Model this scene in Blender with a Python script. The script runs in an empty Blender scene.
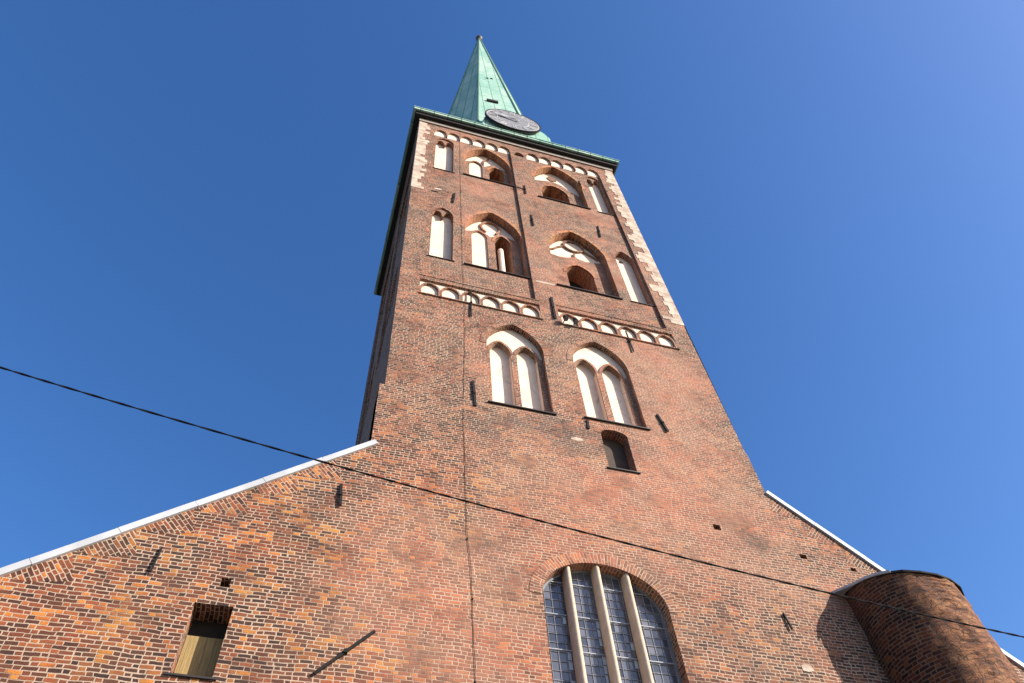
import bpy, math, random
from mathutils import Vector, Matrix
from mathutils.geometry import tessellate_polygon
random.seed(7)
S = bpy.context.scene
COL = S.collection
ZO = 1.6                      # eye height: shapes are given relative to the eye, then lifted

# ------------------------------------------------------------------ camera, sky, sun, exposure
cam = bpy.data.cameras.new('camera')
co = bpy.data.objects.new('camera', cam); COL.objects.link(co); S.camera = co
yaw, pit, rol = math.radians(21.26239), math.radians(57.08857), math.radians(-6.22507)
fw = Vector((math.sin(yaw)*math.cos(pit), math.cos(yaw)*math.cos(pit), math.sin(pit)))
rt = Vector((math.cos(yaw), -math.sin(yaw), 0)); up = rt.cross(fw)
r2 = math.cos(rol)*rt + math.sin(rol)*up; u2 = -math.sin(rol)*rt + math.cos(rol)*up
mw = Matrix((r2, u2, -fw)).transposed().to_4x4(); mw.translation = (0, 0, ZO)
co.matrix_world = mw
cam.sensor_width = 36; cam.lens = 754.4375*36/1024; cam.clip_end = 3000; cam.clip_start = .05

SUN_AZ, SUN_EL = 51, 27       # degrees right of the facade's outward normal, and above the horizon
sdir = Vector((math.sin(math.radians(SUN_AZ))*math.cos(math.radians(SUN_EL)),
               -math.cos(math.radians(SUN_AZ))*math.cos(math.radians(SUN_EL)), math.sin(math.radians(SUN_EL))))
w = bpy.data.worlds.new('World'); S.world = w; w.use_nodes = True
nt = w.node_tree
sky = nt.nodes.new('ShaderNodeTexSky'); sky.sky_type = 'NISHITA'; sky.sun_disc = False
sky.sun_elevation = math.radians(SUN_EL); sky.sun_rotation = math.atan2(sdir.x, sdir.y)
sky.air_density = 1.0; sky.dust_density = .9; sky.ozone_density = 2.6
hs = nt.nodes.new('ShaderNodeHueSaturation'); hs.inputs['Saturation'].default_value = 1.27; hs.inputs['Hue'].default_value = .509
nt.links.new(sky.outputs[0], hs.inputs['Color']); nt.links.new(hs.outputs[0], nt.nodes['Background'].inputs[0])
nt.nodes['Background'].inputs[1].default_value = .122
sl = bpy.data.lights.new('sun', 'SUN'); sl.energy = 5.0; sl.angle = math.radians(.5); sl.color = (1, .93, .82)
so = bpy.data.objects.new('sun', sl); COL.objects.link(so)
so.rotation_euler = sdir.to_track_quat('Z', 'Y').to_euler(); so.location = sdir*100
S.view_settings.view_transform = 'Standard'; S.view_settings.look = 'None'
S.view_settings.gamma = 1; S.view_settings.use_curve_mapping = False
S.view_settings.exposure = .95

# ------------------------------------------------------------------ node helpers and materials
class NT:
    def __init__(s, name):
        s.m = bpy.data.materials.new(name); s.m.use_nodes = True; s.t = s.m.node_tree
        s.b = s.t.nodes['Principled BSDF']
    def n(s, k, **kw):
        x = s.t.nodes.new(k)
        for a, v in kw.items(): setattr(x, a, v)
        return x
    def put(s, sock, v):
        if isinstance(v, bpy.types.NodeSocket): s.t.links.new(v, sock)
        else: sock.default_value = v
    def M(s, op, a, b=0.0, c=0.0, clamp=False):
        x = s.n('ShaderNodeMath', operation=op, use_clamp=clamp)
        for i, v in enumerate((a, b, c)): s.put(x.inputs[i], v)
        return x.outputs[0]
    def mix(s, f, a, b, mode='MIX'):
        x = s.n('ShaderNodeMix', data_type='RGBA', blend_type=mode)
        s.put(x.inputs[0], f); s.put(x.inputs[6], c4(a)); s.put(x.inputs[7], c4(b)); return x.outputs[2]
    def noise(s, vec, sc, det=3, rough=.5, scl=None):
        if scl:
            mp = s.n('ShaderNodeMapping'); s.put(mp.inputs['Vector'], vec); mp.inputs['Scale'].default_value = scl; vec = mp.outputs[0]
        x = s.n('ShaderNodeTexNoise'); s.put(x.inputs['Vector'], vec); x.inputs['Scale'].default_value = sc
        x.inputs['Detail'].default_value = det; x.inputs['Roughness'].default_value = rough; return x.outputs[0]
    def step(s, v, a, b):
        x = s.n('ShaderNodeMapRange', interpolation_type='SMOOTHSTEP'); s.put(x.inputs[0], v)
        x.inputs[1].default_value = a; x.inputs[2].default_value = b; return x.outputs[0]
    def ramp(s, v, stops):
        x = s.n('ShaderNodeValToRGB'); s.put(x.inputs[0], v); e = x.color_ramp.elements
        while len(e) < len(stops): e.new(.5)
        for el, (p, c) in zip(e, stops): el.position = p; el.color = c4(c)
        return x.outputs[0]
    def bump(s, h, st, d):
        x = s.n('ShaderNodeBump'); s.put(x.inputs['Height'], h); x.inputs['Strength'].default_value = st
        x.inputs['Distance'].default_value = d; s.t.links.new(x.outputs[0], s.b.inputs['Normal'])
    def pos(s): return s.n('ShaderNodeNewGeometry').outputs['Position']
def c4(c): return c if isinstance(c, bpy.types.NodeSocket) else (tuple(c)+(1,))[:4]

def brick_mat(name, course=.0792, stretch=.225, head=.115, joint=.0155, warm=0.0, smear=0.0, zoned=True, rough_face=1.0, dark=1, eroded=False):
    g = NT(name)
    uv = g.n('ShaderNodeUVMap', uv_map='UVMap').outputs[0]
    P = g.pos()
    wob = g.n('ShaderNodeTexNoise'); g.put(wob.inputs['Vector'], uv); wob.inputs['Scale'].default_value = 1.3; wob.inputs['Detail'].default_value = 3
    wob2 = g.n('ShaderNodeTexNoise'); g.put(wob2.inputs['Vector'], uv); wob2.inputs['Scale'].default_value = 14; wob2.inputs['Detail'].default_value = 2
    sx = g.n('ShaderNodeSeparateColor'); g.put(sx.inputs[0], wob.outputs[1])
    sx2 = g.n('ShaderNodeSeparateColor'); g.put(sx2.inputs[0], wob2.outputs[1])
    sp = g.n('ShaderNodeSeparateXYZ'); g.put(sp.inputs[0], uv)
    U = g.M('ADD', sp.outputs[0], g.M('ADD', g.M('MULTIPLY', sx.outputs[0], .11), g.M('MULTIPLY', sx2.outputs[0], .032)))
    V = g.M('ADD', sp.outputs[1], g.M('ADD', g.M('MULTIPLY', sx.outputs[1], .10), g.M('MULTIPLY', sx2.outputs[1], .016)))
    vr = g.M('DIVIDE', V, course); row = g.M('FLOOR', vr); fv = g.M('FRACT', vr)
    wr = g.n('ShaderNodeTexWhiteNoise', noise_dimensions='1D'); g.put(wr.inputs['W'], row)
    par = g.M('MULTIPLY', g.M('MODULO', row, 2.0), .5)
    per = stretch+head
    uu = g.M('ADD', g.M('DIVIDE', U, per), g.M('ADD', par, g.M('MULTIPLY', wr.outputs[0], .42)))
    ci = g.M('FLOOR', uu); fu = g.M('FRACT', uu); sf = stretch/per
    hd = g.M('GREATER_THAN', fu, sf)
    bid = g.M('ADD', g.M('MULTIPLY', ci, 2.0), hd)
    # distance (metres) to the nearest joint
    dS = g.M('MINIMUM', fu, g.M('ABSOLUTE', g.M('SUBTRACT', fu, sf))); du = g.M('MULTIPLY', g.M('MINIMUM', dS, g.M('SUBTRACT', 1.0, fu)), per)
    dv = g.M('MULTIPLY', g.M('MINIMUM', fv, g.M('SUBTRACT', 1.0, fv)), course)
    dist = g.M('MINIMUM', du, dv)
    cv = g.n('ShaderNodeCombineXYZ'); g.put(cv.inputs[0], bid); g.put(cv.inputs[1], row)
    wn = g.n('ShaderNodeTexWhiteNoise', noise_dimensions='2D'); g.put(wn.inputs['Vector'], cv.outputs[0])
    wc = g.n('ShaderNodeSeparateColor'); g.put(wc.inputs[0], wn.outputs[1])
    r1, r2_, r3 = wn.outputs[0], wc.outputs[1], wc.outputs[2]
    jn = g.noise(P, 1.7, 4, .65)
    jw = g.M('MULTIPLY', g.M('MULTIPLY_ADD', r3, joint*.5, joint*.25), g.M('MULTIPLY_ADD', jn, 1.3, .25))
    solid = g.step(g.M('SUBTRACT', dist, jw), 0.0, .006)
    # colour of single bricks; districts of the wall differ
    d1 = g.noise(P, .33, 3, .55); d2 = g.noise(P, .9, 4, .6, (1, 1, 1.7)); d3 = g.noise(P, .22, 4, .6); fine = g.noise(uv, 55, 4, .65); mid = g.noise(P, 5, 3, .6)
    t = g.M('ADD', g.M('MULTIPLY', r1, .92), g.M('MULTIPLY', g.M('SUBTRACT', d2, .5), 1.15))
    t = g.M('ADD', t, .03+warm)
    px = g.n('ShaderNodeSeparateXYZ'); g.put(px.inputs[0], P)
    X, Z = px.outputs[0], px.outputs[2]
    if zoned:                                               # the rebuilt middle of the front is of softer, more even brick
        bz = g.step(g.M('ADD', X, g.M('MULTIPLY', g.M('SUBTRACT', d1, .5), 6)), .6, 4.5)
        t = g.M('ADD', g.M('MULTIPLY', t, g.M('MULTIPLY_ADD', bz, -.12, 1.0)), g.M('MULTIPLY', bz, .08))
    low = g.ramp(t, [(0, (.040, .022, .019)), (.25, (.068, .032, .022)), (.48, (.11, .043, .025)), (.64, (.165, .056, .029)), (.78, (.235, .082, .032)), (.92, (.36, .14, .034)), (1, (.44, .185, .04))])
    hig = g.ramp(t, [(0, (.040, .025, .021)), (.25, (.075, .038, .028)), (.5, (.138, .064, .043)), (.78, (.20, .088, .055)), (1, (.31, .13, .058))])
    if zoned:
        # the older tower brick is paler and browner than the rebuilt gable on the left
        a = g.step(g.M('ADD', Z, g.M('MULTIPLY', d1, 5)), 14.5, 21)
        b = g.step(g.M('ADD', X, g.M('MULTIPLY', g.M('SUBTRACT', d1, .5), 6)), .6, 4.5)
        zf = g.M('MAXIMUM', a, g.M('MULTIPLY', b, .78))
    else: zf = .35
    colr = g.mix(zf, low, hig)
    colr = g.mix(1.0, colr, g.ramp(fine, [(.28, (.55, .53, .51)), (.72, (1.38, 1.38, 1.38))]), 'MULTIPLY')
    # pink lime smear rubbed over faces and joints
    sm = g.step(d3, .47, .66)
    if zoned:
        cx = g.M('SUBTRACT', X, 2.6); cz = g.M('SUBTRACT', Z, 11.2)
        rr = g.M('SQRT', g.M('ADD', g.M('POWER', g.M('DIVIDE', cx, 2.6), 2.0), g.M('POWER', g.M('DIVIDE', cz, 3.4), 2.0)))
        cen = g.M('SUBTRACT', 1.0, g.step(g.M('ADD', rr, g.M('MULTIPLY', g.M('SUBTRACT', d2, .5), 1.6)), .45, 1.15))
        ex = g.M('SUBTRACT', X, 7.2); ez = g.M('SUBTRACT', Z, 14.3)
        r4 = g.M('SQRT', g.M('ADD', g.M('POWER', g.M('DIVIDE', ex, 3.6), 2.0), g.M('POWER', g.M('DIVIDE', ez, 2.1), 2.0)))
        ce2 = g.M('SUBTRACT', 1.0, g.step(g.M('ADD', r4, g.M('MULTIPLY', g.M('SUBTRACT', d2, .5), 1.6)), .4, 1.2))
        sm = g.M('MAXIMUM', g.M('MULTIPLY', sm, b), g.M('MAXIMUM', cen, g.M('MULTIPLY', ce2, .8)))
    sm = g.M('MULTIPLY', sm, g.M('MULTIPLY_ADD', mid, .9, smear+.05), clamp=True)
    colr = g.mix(g.M('MULTIPLY', sm, .9), colr, (.40, .19, .125))
    # soot and lichen
    st = g.M('MULTIPLY', g.step(g.noise(P, .5, 5, .62, (.8, .8, 1.6)), .56, .72), .7)
    if zoned:                                               # weathered dark band under the tall blind windows
        bx = g.M('DIVIDE', g.M('SUBTRACT', X, 5.6), 2.6); bz_ = g.M('DIVIDE', g.M('SUBTRACT', Z, 17.3), .95)
        bd = g.M('SUBTRACT', 1.0, g.step(g.M('ADD', g.M('SQRT', g.M('ADD', g.M('MULTIPLY', bx, bx), g.M('MULTIPLY', bz_, bz_))), g.M('MULTIPLY', g.M('SUBTRACT', d2, .5), 2.6)), .3, 1.2))
        st = g.M('MAXIMUM', st, g.M('MULTIPLY', bd, .75))
    colr = g.mix(g.M('MULTIPLY', st, g.M('MULTIPLY_ADD', r2_, .8, .15)), colr, (.075, .060, .052))
    mort = g.mix(g.noise(P, 9, 3, .6), (.45, .345, .255), (.32, .235, .17))
    mort = g.mix(g.M('MULTIPLY', sm, .8), mort, (.42, .26, .185))
    mort = g.mix(g.M('MULTIPLY', st, .75), mort, (.17, .135, .11))
    if zoned: mort = g.mix(g.M('MULTIPLY', a, .35), mort, (.37, .26, .185))
    miss = g.M('MULTIPLY', g.step(g.noise(P, 1.1, 5, .68), .5, .66), .72)     # joints washed out or overgrown
    mort = g.mix(miss, mort, (.15, .09, .062))
    hue = g.step(g.noise(P, .8, 5, .6), .38, .62)             # districts of redder and of browner brick
    colr = g.mix(1.0, colr, g.mix(hue, (1.10, .90, .84), (.93, 1.0, 1.0)), 'MULTIPLY')
    fin = g.mix(solid, mort, colr)
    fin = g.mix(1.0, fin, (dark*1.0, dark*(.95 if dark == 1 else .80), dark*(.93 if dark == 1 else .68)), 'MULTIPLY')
    if eroded:
        ax = g.M('ADD', g.M('MULTIPLY', g.M('SUBTRACT', X, 13.68), .80), g.M('MULTIPLY', g.M('SUBTRACT', px.outputs[1], 11.60), -.60))
        er = g.step(g.M('ADD', ax, g.M('MULTIPLY', g.M('SUBTRACT', g.noise(P, 1.4, 5, .65), .5), 1.6)), -.12, .10)
        e1 = g.noise(P, 3.2, 6, .7, (1, 1, 1.5)); e2 = g.noise(P, 7, 6, .7, (1, 1, 1.8))
        ec = g.ramp(e1, [(.30, (.06, .04, .032)), (.42, (.14, .06, .034)), (.52, (.24, .095, .04)), (.60, (.34, .15, .06)), (.72, (.17, .13, .09))])
        ec = g.mix(1.0, ec, g.ramp(e2, [(.35, (.45, .42, .4)), (.6, (1.1, 1.1, 1.1))]), 'MULTIPLY')
        vo = g.n('ShaderNodeTexVoronoi', feature='DISTANCE_TO_EDGE'); mpv = g.n('ShaderNodeMapping'); mpv.inputs['Scale'].default_value = (1, 1, 2.3)
        wv = g.n('ShaderNodeVectorMath', operation='ADD'); wn3 = g.n('ShaderNodeTexNoise'); g.put(wn3.inputs['Vector'], P); wn3.inputs['Scale'].default_value = 4; wn3.inputs['Detail'].default_value = 4
        ws = g.n('ShaderNodeVectorMath', operation='SCALE'); g.put(ws.inputs[0], wn3.outputs[1]); ws.inputs['Scale'].default_value = .22
        g.put(wv.inputs[0], P); g.put(wv.inputs[1], ws.outputs[0]); g.put(mpv.inputs['Vector'], wv.outputs[0]); g.put(vo.inputs['Vector'], mpv.outputs[0]); vo.inputs['Scale'].default_value = 4.2
        crk = g.M('SUBTRACT', 1.0, g.step(vo.outputs[0], .0, .075))
        ec = g.mix(g.M('MULTIPLY', crk, .85), ec, (.035, .024, .02))
        e2 = g.M('SUBTRACT', e2, g.M('MULTIPLY', crk, .9))
        fin = g.mix(g.M('MULTIPLY', er, .8), fin, ec)
        solid = g.mix(er, solid, e2)
    g.t.links.new(fin, g.b.inputs['Base Color'])
    g.b.inputs['Roughness'].default_value = .9; g.b.inputs['Specular IOR Level'].default_value = .25
    h = g.M('ADD', g.M('MULTIPLY', solid, g.M('MULTIPLY_ADD', r2_, .5, .55)), g.M('ADD', g.M('MULTIPLY', fine, .5*rough_face), g.M('MULTIPLY', mid, .6*rough_face)))
    g.bump(h, .8, .011)
    return g.m

def plain(name, c1, c2, sc=3, rough=.7, metal=0, bump=.3, bd=.01, det=5, spec=.4, scl=None):
    g = NT(name); P = g.pos(); f = g.noise(P, sc, det, .6, scl)
    g.t.links.new(g.mix(g.step(f, .3, .7), c1, c2), g.b.inputs['Base Color'])
    g.b.inputs['Roughness'].default_value = rough; g.b.inputs['Metallic'].default_value = metal; g.b.inputs['Specular IOR Level'].default_value = spec
    if bump: g.bump(g.noise(P, sc*9, 4, .6), bump, bd)
    return g.m

BR = brick_mat('brick wall')
BT = brick_mat('brick turret', zoned=False, smear=.1, rough_face=2.0, course=.082, dark=.42, eroded=True)  # darker red brick, darkened further so the colour deepens the turret's shaded side
BA = brick_mat('brick arch', course=.082, stretch=.3, head=.17, warm=.05, zoned=True)
BO = brick_mat('bounce-tinted orange brick', course=.082, stretch=.3, head=.17, warm=.34, zoned=False)  # orange brick, its colour warmed further to paint bounced light into the soffits
def plaster_mat():
    g = NT('plaster'); P = g.pos()
    c = g.mix(g.step(g.noise(P, 1.3, 6, .65), .3, .7), (.74, .585, .47), (.63, .49, .385))
    c = g.mix(g.M('MULTIPLY', g.step(g.noise(P, 2.2, 6, .7, (1.6, 1.6, .35)), .52, .75), .55), c, (.40, .31, .245))
    v = g.n('ShaderNodeTexVoronoi', feature='DISTANCE_TO_EDGE'); g.put(v.inputs['Vector'], P); v.inputs['Scale'].default_value = 1.7
    cr = g.M('MULTIPLY', g.M('LESS_THAN', v.outputs[0], .008), g.step(g.noise(P, 1.1, 2), .5, .6))
    c = g.mix(g.M('MULTIPLY', cr, .6), c, (.3, .22, .17))
    g.t.links.new(c, g.b.inputs['Base Color']); g.b.inputs['Roughness'].default_value = .92; g.b.inputs['Specular IOR Level'].default_value = .2
    g.bump(g.noise(P, 9, 5, .65), .4, .02); return g.m
PL = plaster_mat()
ST = plain('limestone', (.52, .42, .335), (.30, .21, .155), 2.6, .9, bump=.5, bd=.02)
MU = plain('cast stone', (.55, .41, .30), (.44, .33, .24), 5, .85, bump=.3)
IR = plain('wrought iron', (.012, .011, .012), (.022, .018, .017), 12, .8, bump=.3, spec=.15)
SI = plain('sill metal', (.03, .02, .018), (.022, .016, .015), 6, .6, bump=.1)
CW = plain('white coping metal', (.47, .47, .485), (.36, .36, .37), 1.1, .6, bump=.08, bd=.02)
ZN = plain('zinc', (.03, .027, .025), (.05, .045, .042), 3, .95, bump=.15, spec=.05)
DK = plain('dark timber', (.013, .010, .009), (.02, .016, .014), 4, .8, bump=.3)
BL = plain('black cable', (.008, .008, .009), (.014, .014, .014), 30, .85, bump=0, spec=.1)
DI = plain('clock dial', (.15, .145, .155), (.24, .23, .24), 4, .55, bump=.2)
SV = plain('silvered metal', (.62, .60, .57), (.5, .49, .47), 8, .4, metal=.3, bump=0)
VOID = plain('dark interior', (.02, .016, .014), (.03, .024, .02), 2, .95, bump=0)
LEAD = plain('lead came', (.36, .36, .37), (.2, .21, .22), 20, .5, bump=0)
GROUND = plain('street paving', (.12, .11, .10), (.08, .075, .07), 2, .9, bump=.6, bd=.03)
ROOFT = plain('nave roof tiles', (.26, .10, .06), (.18, .075, .05), 4, .85, bump=.5, bd=.03)

def wood_mat():
    g = NT('weathered board'); P = g.pos()
    gr = g.noise(P, 9, 5, .65, (6, 6, .35))
    px = g.n('ShaderNodeSeparateXYZ'); g.put(px.inputs[0], P)
    seam = g.M('LESS_THAN', g.M('FRACT', g.M('DIVIDE', px.outputs[0], .145)), .05)
    c = g.mix(g.step(gr, .3, .7), (.20, .13, .048), (.33, .225, .085))
    g.t.links.new(g.mix(g.M('MULTIPLY', seam, .8), c, (.06, .04, .02)), g.b.inputs['Base Color']); g.b.inputs['Roughness'].default_value = .8
    g.bump(g.M('SUBTRACT', gr, seam), .4, .01); return g.m
WD = wood_mat()

def copper_mat():
    g = NT('copper patina'); uv = g.n('ShaderNodeUVMap', uv_map='UVMap').outputs[0]; P = g.pos()
    sp = g.n('ShaderNodeSeparateXYZ'); g.put(sp.inputs[0], uv); U, V = sp.outputs[0], sp.outputs[1]
    col = g.M('FLOOR', g.M('DIVIDE', U, .74)); fu = g.M('FRACT', g.M('DIVIDE', U, .74))
    wn = g.n('ShaderNodeTexWhiteNoise', noise_dimensions='1D'); g.put(wn.inputs['W'], col)
    vv = g.M('ADD', g.M('DIVIDE', V, 3.6), wn.outputs[0]); fv = g.M('FRACT', vv)
    cv = g.n('ShaderNodeCombineXYZ'); g.put(cv.inputs[0], col); g.put(cv.inputs[1], g.M('FLOOR', vv))
    wp = g.n('ShaderNodeTexWhiteNoise', noise_dimensions='2D'); g.put(wp.inputs['Vector'], cv.outputs[0])
    seam = g.M('MAXIMUM', g.M('LESS_THAN', fu, .075), g.M('LESS_THAN', fv, .022))
    n1 = g.noise(P, .7, 6, .65, (1, 1, .25)); n2 = g.noise(P, 2.6, 5, .65)
    c = g.mix(g.step(g.M('ADD', g.M('MULTIPLY', n1, .6), g.M('MULTIPLY', n2, .4)), .38, .62), (.20, .36, .29), (.43, .53, .435))
    c = g.mix(g.M('MULTIPLY', g.step(n2, .5, .75), .5), c, (.13, .31, .25))
    c = g.mix(g.M('MULTIPLY', wp.outputs[0], .42), c, (.14, .33, .27))
    c = g.mix(g.M('MULTIPLY', seam, .8), c, (.075, .15, .115))
    g.t.links.new(c, g.b.inputs['Base Color']); g.b.inputs['Roughness'].default_value = .75; g.b.inputs['Specular IOR Level'].default_value = .3
    g.bump(g.M('ADD', g.M('MULTIPLY', n2, .5), seam), .5, .03); return g.m
CU = copper_mat()

def glass_mat():
    g = NT('leaded glass'); P = g.pos()
    px = g.n('ShaderNodeSeparateXYZ'); g.put(px.inputs[0], P)
    cv = g.n('ShaderNodeCombineXYZ'); g.put(cv.inputs[0], g.M('FLOOR', g.M('DIVIDE', g.M('SUBTRACT', px.outputs[0], GX0), GPX))); g.put(cv.inputs[1], g.M('FLOOR', g.M('DIVIDE', g.M('SUBTRACT', px.outputs[2], GZ0+ZO), GPZ)))
    wn = g.n('ShaderNodeTexWhiteNoise', noise_dimensions='2D'); g.put(wn.inputs['Vector'], cv.outputs[0])
    c = g.mix(wn.outputs[0], (.035, .04, .055), (.12, .12, .14))
    g.t.links.new(c, g.b.inputs['Base Color']); g.b.inputs['Roughness'].default_value = .12; g.b.inputs['Specular IOR Level'].default_value = .8
    # every pane sits a little crooked in its lead
    sub = g.n('ShaderNodeVectorMath', operation='SUBTRACT'); g.put(sub.inputs[0], wn.outputs[1]); sub.inputs[1].default_value = (.5, .5, .5)
    scl = g.n('ShaderNodeVectorMath', operation='SCALE'); g.put(scl.inputs[0], sub.outputs[0]); scl.inputs['Scale'].default_value = .10
    add = g.n('ShaderNodeVectorMath', operation='ADD'); g.put(add.inputs[0], g.n('ShaderNodeNewGeometry').outputs['Normal']); g.put(add.inputs[1], scl.outputs[0])
    nrm = g.n('ShaderNodeVectorMath', operation='NORMALIZE'); g.put(nrm.inputs[0], add.outputs[0])
    g.t.links.new(nrm.outputs[0], g.b.inputs['Normal'])
    return g.m
GX0, GPX, GZ0, GPZ = 4.70, .166, 8.32, .2075
GL = glass_mat()
PALE = plain('pale old glass', (.42, .46, .46), (.28, .32, .34), 8, .35, bump=.1, spec=.6)

# ------------------------------------------------------------------ mesh builder
class MB:
    def __init__(s): s.v, s.f, s.u = [], [], []
    def face(s, pts, uvs):
        i = len(s.v); s.v += [tuple(p) for p in pts]; s.f.append(tuple(range(i, i+len(pts)))); s.u += [tuple(q) for q in uvs]
    def sheet(s, mp, d, outer, holes=(), rot=0, uvo=(0, 0)):
        loops = [[Vector((a, b, 0)) for a, b in L] for L in [outer]+list(holes)]
        flat = [p for L in loops for p in L]
        c, sn = math.cos(rot), math.sin(rot)
        for t in tessellate_polygon(loops):
            P = [flat[i] for i in t]
            if (P[1]-P[0]).cross(P[2]-P[0]).z < 0: P.reverse()
            s.face([mp(p.x, p.y, d) for p in P], [(c*p.x+sn*p.y+uvo[0], -sn*p.x+c*p.y+uvo[1]) for p in P])
    def reveal(s, mp, loop, d0, d1, flip=False):
        L = loop[:]; area = sum(a[0]*b[1]-b[0]*a[1] for a, b in zip(L, L[1:]+L[:1]))
        if (area < 0) != flip: L.reverse()
        acc = L[0][1]
        for a, b in zip(L, L[1:]+L[:1]):
            l = math.hypot(b[0]-a[0], b[1]-a[1])
            if abs(b[0]-a[0]) < 1e-4: va, vb = a[1], b[1]
            else: va, vb = acc, acc+l
            s.face([mp(*a, d0), mp(*a, d1), mp(*b, d1), mp(*b, d0)], [(d0+a[0]*0+7, va), (d1+7, va), (d1+7, vb), (d0+7, vb)])
            acc = vb
    def plate(s, mp, outer, d0, d1, holes=(), rot=0):     # a solid slab: front at d0, sides back to d1
        s.sheet(mp, d0, outer, holes, rot); s.reveal(mp, outer, d0, d1, True)
        for h in holes: s.reveal(mp, h, d0, d1)
    def box(s, x0, x1, y0, y1, z0, z1):
        P = [Vector((x, y, z)) for z in (z0, z1) for y in (y0, y1) for x in (x0, x1)]
        for q in ((0, 1, 5, 4), (1, 3, 7, 5), (3, 2, 6, 7), (2, 0, 4, 6), (4, 5, 7, 6), (2, 3, 1, 0)):
            pts = [P[i] for i in q]; n = (pts[1]-pts[0]).cross(pts[2]-pts[0]); k = max(range(3), key=lambda i: abs(n[i]))
            s.face(pts, [((p.y, p.z), (p.x, p.z), (p.x, p.y))[k] for p in pts])
    def bar(s, a, b, wd, th, upv=(0, -1, 0)):             # square bar from a to b
        a, b = Vector(a), Vector(b); d = (b-a).normalized(); n = Vector(upv); n = (n-d*n.dot(d)).normalized(); t = d.cross(n)
        q = [(-1, -1), (1, -1), (1, 1), (-1, 1)]
        A = [a+t*wd/2*i+n*th/2*j for i, j in q]; B = [b+t*wd/2*i+n*th/2*j for i, j in q]
        for i in range(4):
            j = (i+1) % 4; s.face([A[i], A[j], B[j], B[i]], [(0, 0), (1, 0), (1, 1), (0, 1)])
        s.face(A[::-1], [(0, 0)]*4); s.face(B, [(0, 0)]*4)
    def tube(s, pts, r, n=8, cap=True):
        pts = [Vector(p) for p in pts]; rr = r if isinstance(r, (list, tuple)) else [r]*len(pts); R = []
        for i, p in enumerate(pts):
            d = (pts[min(i+1, len(pts)-1)]-pts[max(i-1, 0)]).normalized()
            a = d.orthogonal() if i == 0 else (pa-d*pa.dot(d)); a.normalize(); pa = a; b = d.cross(a)
            R.append([p+(a*math.cos(2*math.pi*k/n)+b*math.sin(2*math.pi*k/n))*rr[i] for k in range(n)])
        for i in range(len(R)-1):
            for k in range(n):
                j = (k+1) % n; s.face([R[i][k], R[i][j], R[i+1][j], R[i+1][k]], [(0, 0)]*4)
        if cap: s.face(R[0][::-1], [(0, 0)]*n); s.face(R[-1], [(0, 0)]*n)
    def build(s, name, mat, parent=None, smooth=False):
        me = bpy.data.meshes.new(name); me.from_pydata(s.v, [], s.f)
        l = me.uv_layers.new(name='UVMap'); l.data.foreach_set('uv', [c for q in s.u for c in q])
        me.materials.append(mat)
        if smooth: me.polygons.foreach_set('use_smooth', [True]*len(me.polygons))
        o = bpy.data.objects.new(name, me); COL.objects.link(o)
        if parent: o.parent = parent
        return o

def empty(name, parent=None):
    o = bpy.data.objects.new(name, None); COL.objects.link(o)
    if parent: o.parent = parent
    return o
def tag(o, label=None, cat=None, group=None, kind=None):
    for k, v in (('label', label), ('category', cat), ('group', group), ('kind', kind)):
        if v: o[k] = v
    return o

F = 12.0
def front(x, z, d): return (x, F+d, z)
def lowf(x, z, d): return (x, F-.03+d, z)
def arch(x0, x1, zb, zs, za, n=14):                       # outline of an opening, anticlockwise from bottom left
    L = [(x0, zb), (x1, zb)]; cx = (x0+x1)/2; hw = (x1-x0)/2; ri = za-zs
    if ri > hw*1.02:
        c = (ri*ri-hw*hw)/(2*hw); R = hw+c; a1 = math.acos(c/R)
        r = [(cx-c+R*math.cos(a1*i/n), zs+R*math.sin(a1*i/n)) for i in range(n+1)]
        L += r + [(2*cx-x, z) for x, z in reversed(r[:-1])]
    else:
        L += [(cx+hw*math.cos(math.pi*i/(2*n)), zs+ri*math.sin(math.pi*i/(2*n))) for i in range(2*n+1)]
    return L
def head_only(L): return L[2:]
def circ(cx, cz, rx, rz, n=24): return [(cx+rx*math.cos(2*math.pi*i/n), cz+rz*math.sin(2*math.pi*i/n)) for i in range(n)]
def jag(L, k=.35):                                         # brick-toothed version of an outline
    return L
def ring(mb, mp, pts, wd, d0, d1, out=True):               # band of voussoirs along an arch line
    n = len(pts); N = []
    for i in range(n):
        a = pts[max(i-1, 0)]; b = pts[min(i+1, n-1)]; tx, tz = b[0]-a[0], b[1]-a[1]; l = math.hypot(tx, tz) or 1
        N.append((tz/l, -tx/l))
    O = [(p[0]+q[0]*wd, p[1]+q[1]*wd) for p, q in zip(pts, N)]
    acc = 0
    for i in range(n-1):
        l = math.hypot(O[i+1][0]-O[i][0], O[i+1][1]-O[i][1])
        A, B, C, D = pts[i], O[i], O[i+1], pts[i+1]
        mb.face([mp(*A, d0), mp(*B, d0), mp(*C, d0), mp(*D, d0)], [(.02, acc), (wd+.02, acc), (wd+.02, acc+l), (.02, acc+l)])
        mb.face([mp(*B, d0), mp(*B, d1), mp(*C, d1), mp(*C, d0)], [(0, acc), (d1-d0, acc), (d1-d0, acc+l), (0, acc+l)])
        mb.face([mp(*A, d1), mp(*A, d0), mp(*D, d0), mp(*D, d1)], [(0, acc), (d1-d0, acc), (d1-d0, acc+l), (0, acc+l)])
        acc += l
    for e in (0, n-1):
        mb.face([mp(*pts[e], d0), mp(*O[e], d0), mp(*O[e], d1), mp(*pts[e], d1)], [(0, 0), (wd, 0), (wd, d1-d0), (0, d1-d0)])
def rect(x0, x1, z0, z1): return [(x0, z0), (x1, z0), (x1, z1), (x0, z1)]
def sc(L, k): return [(x*k, z*k) for x, z in L]

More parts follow.
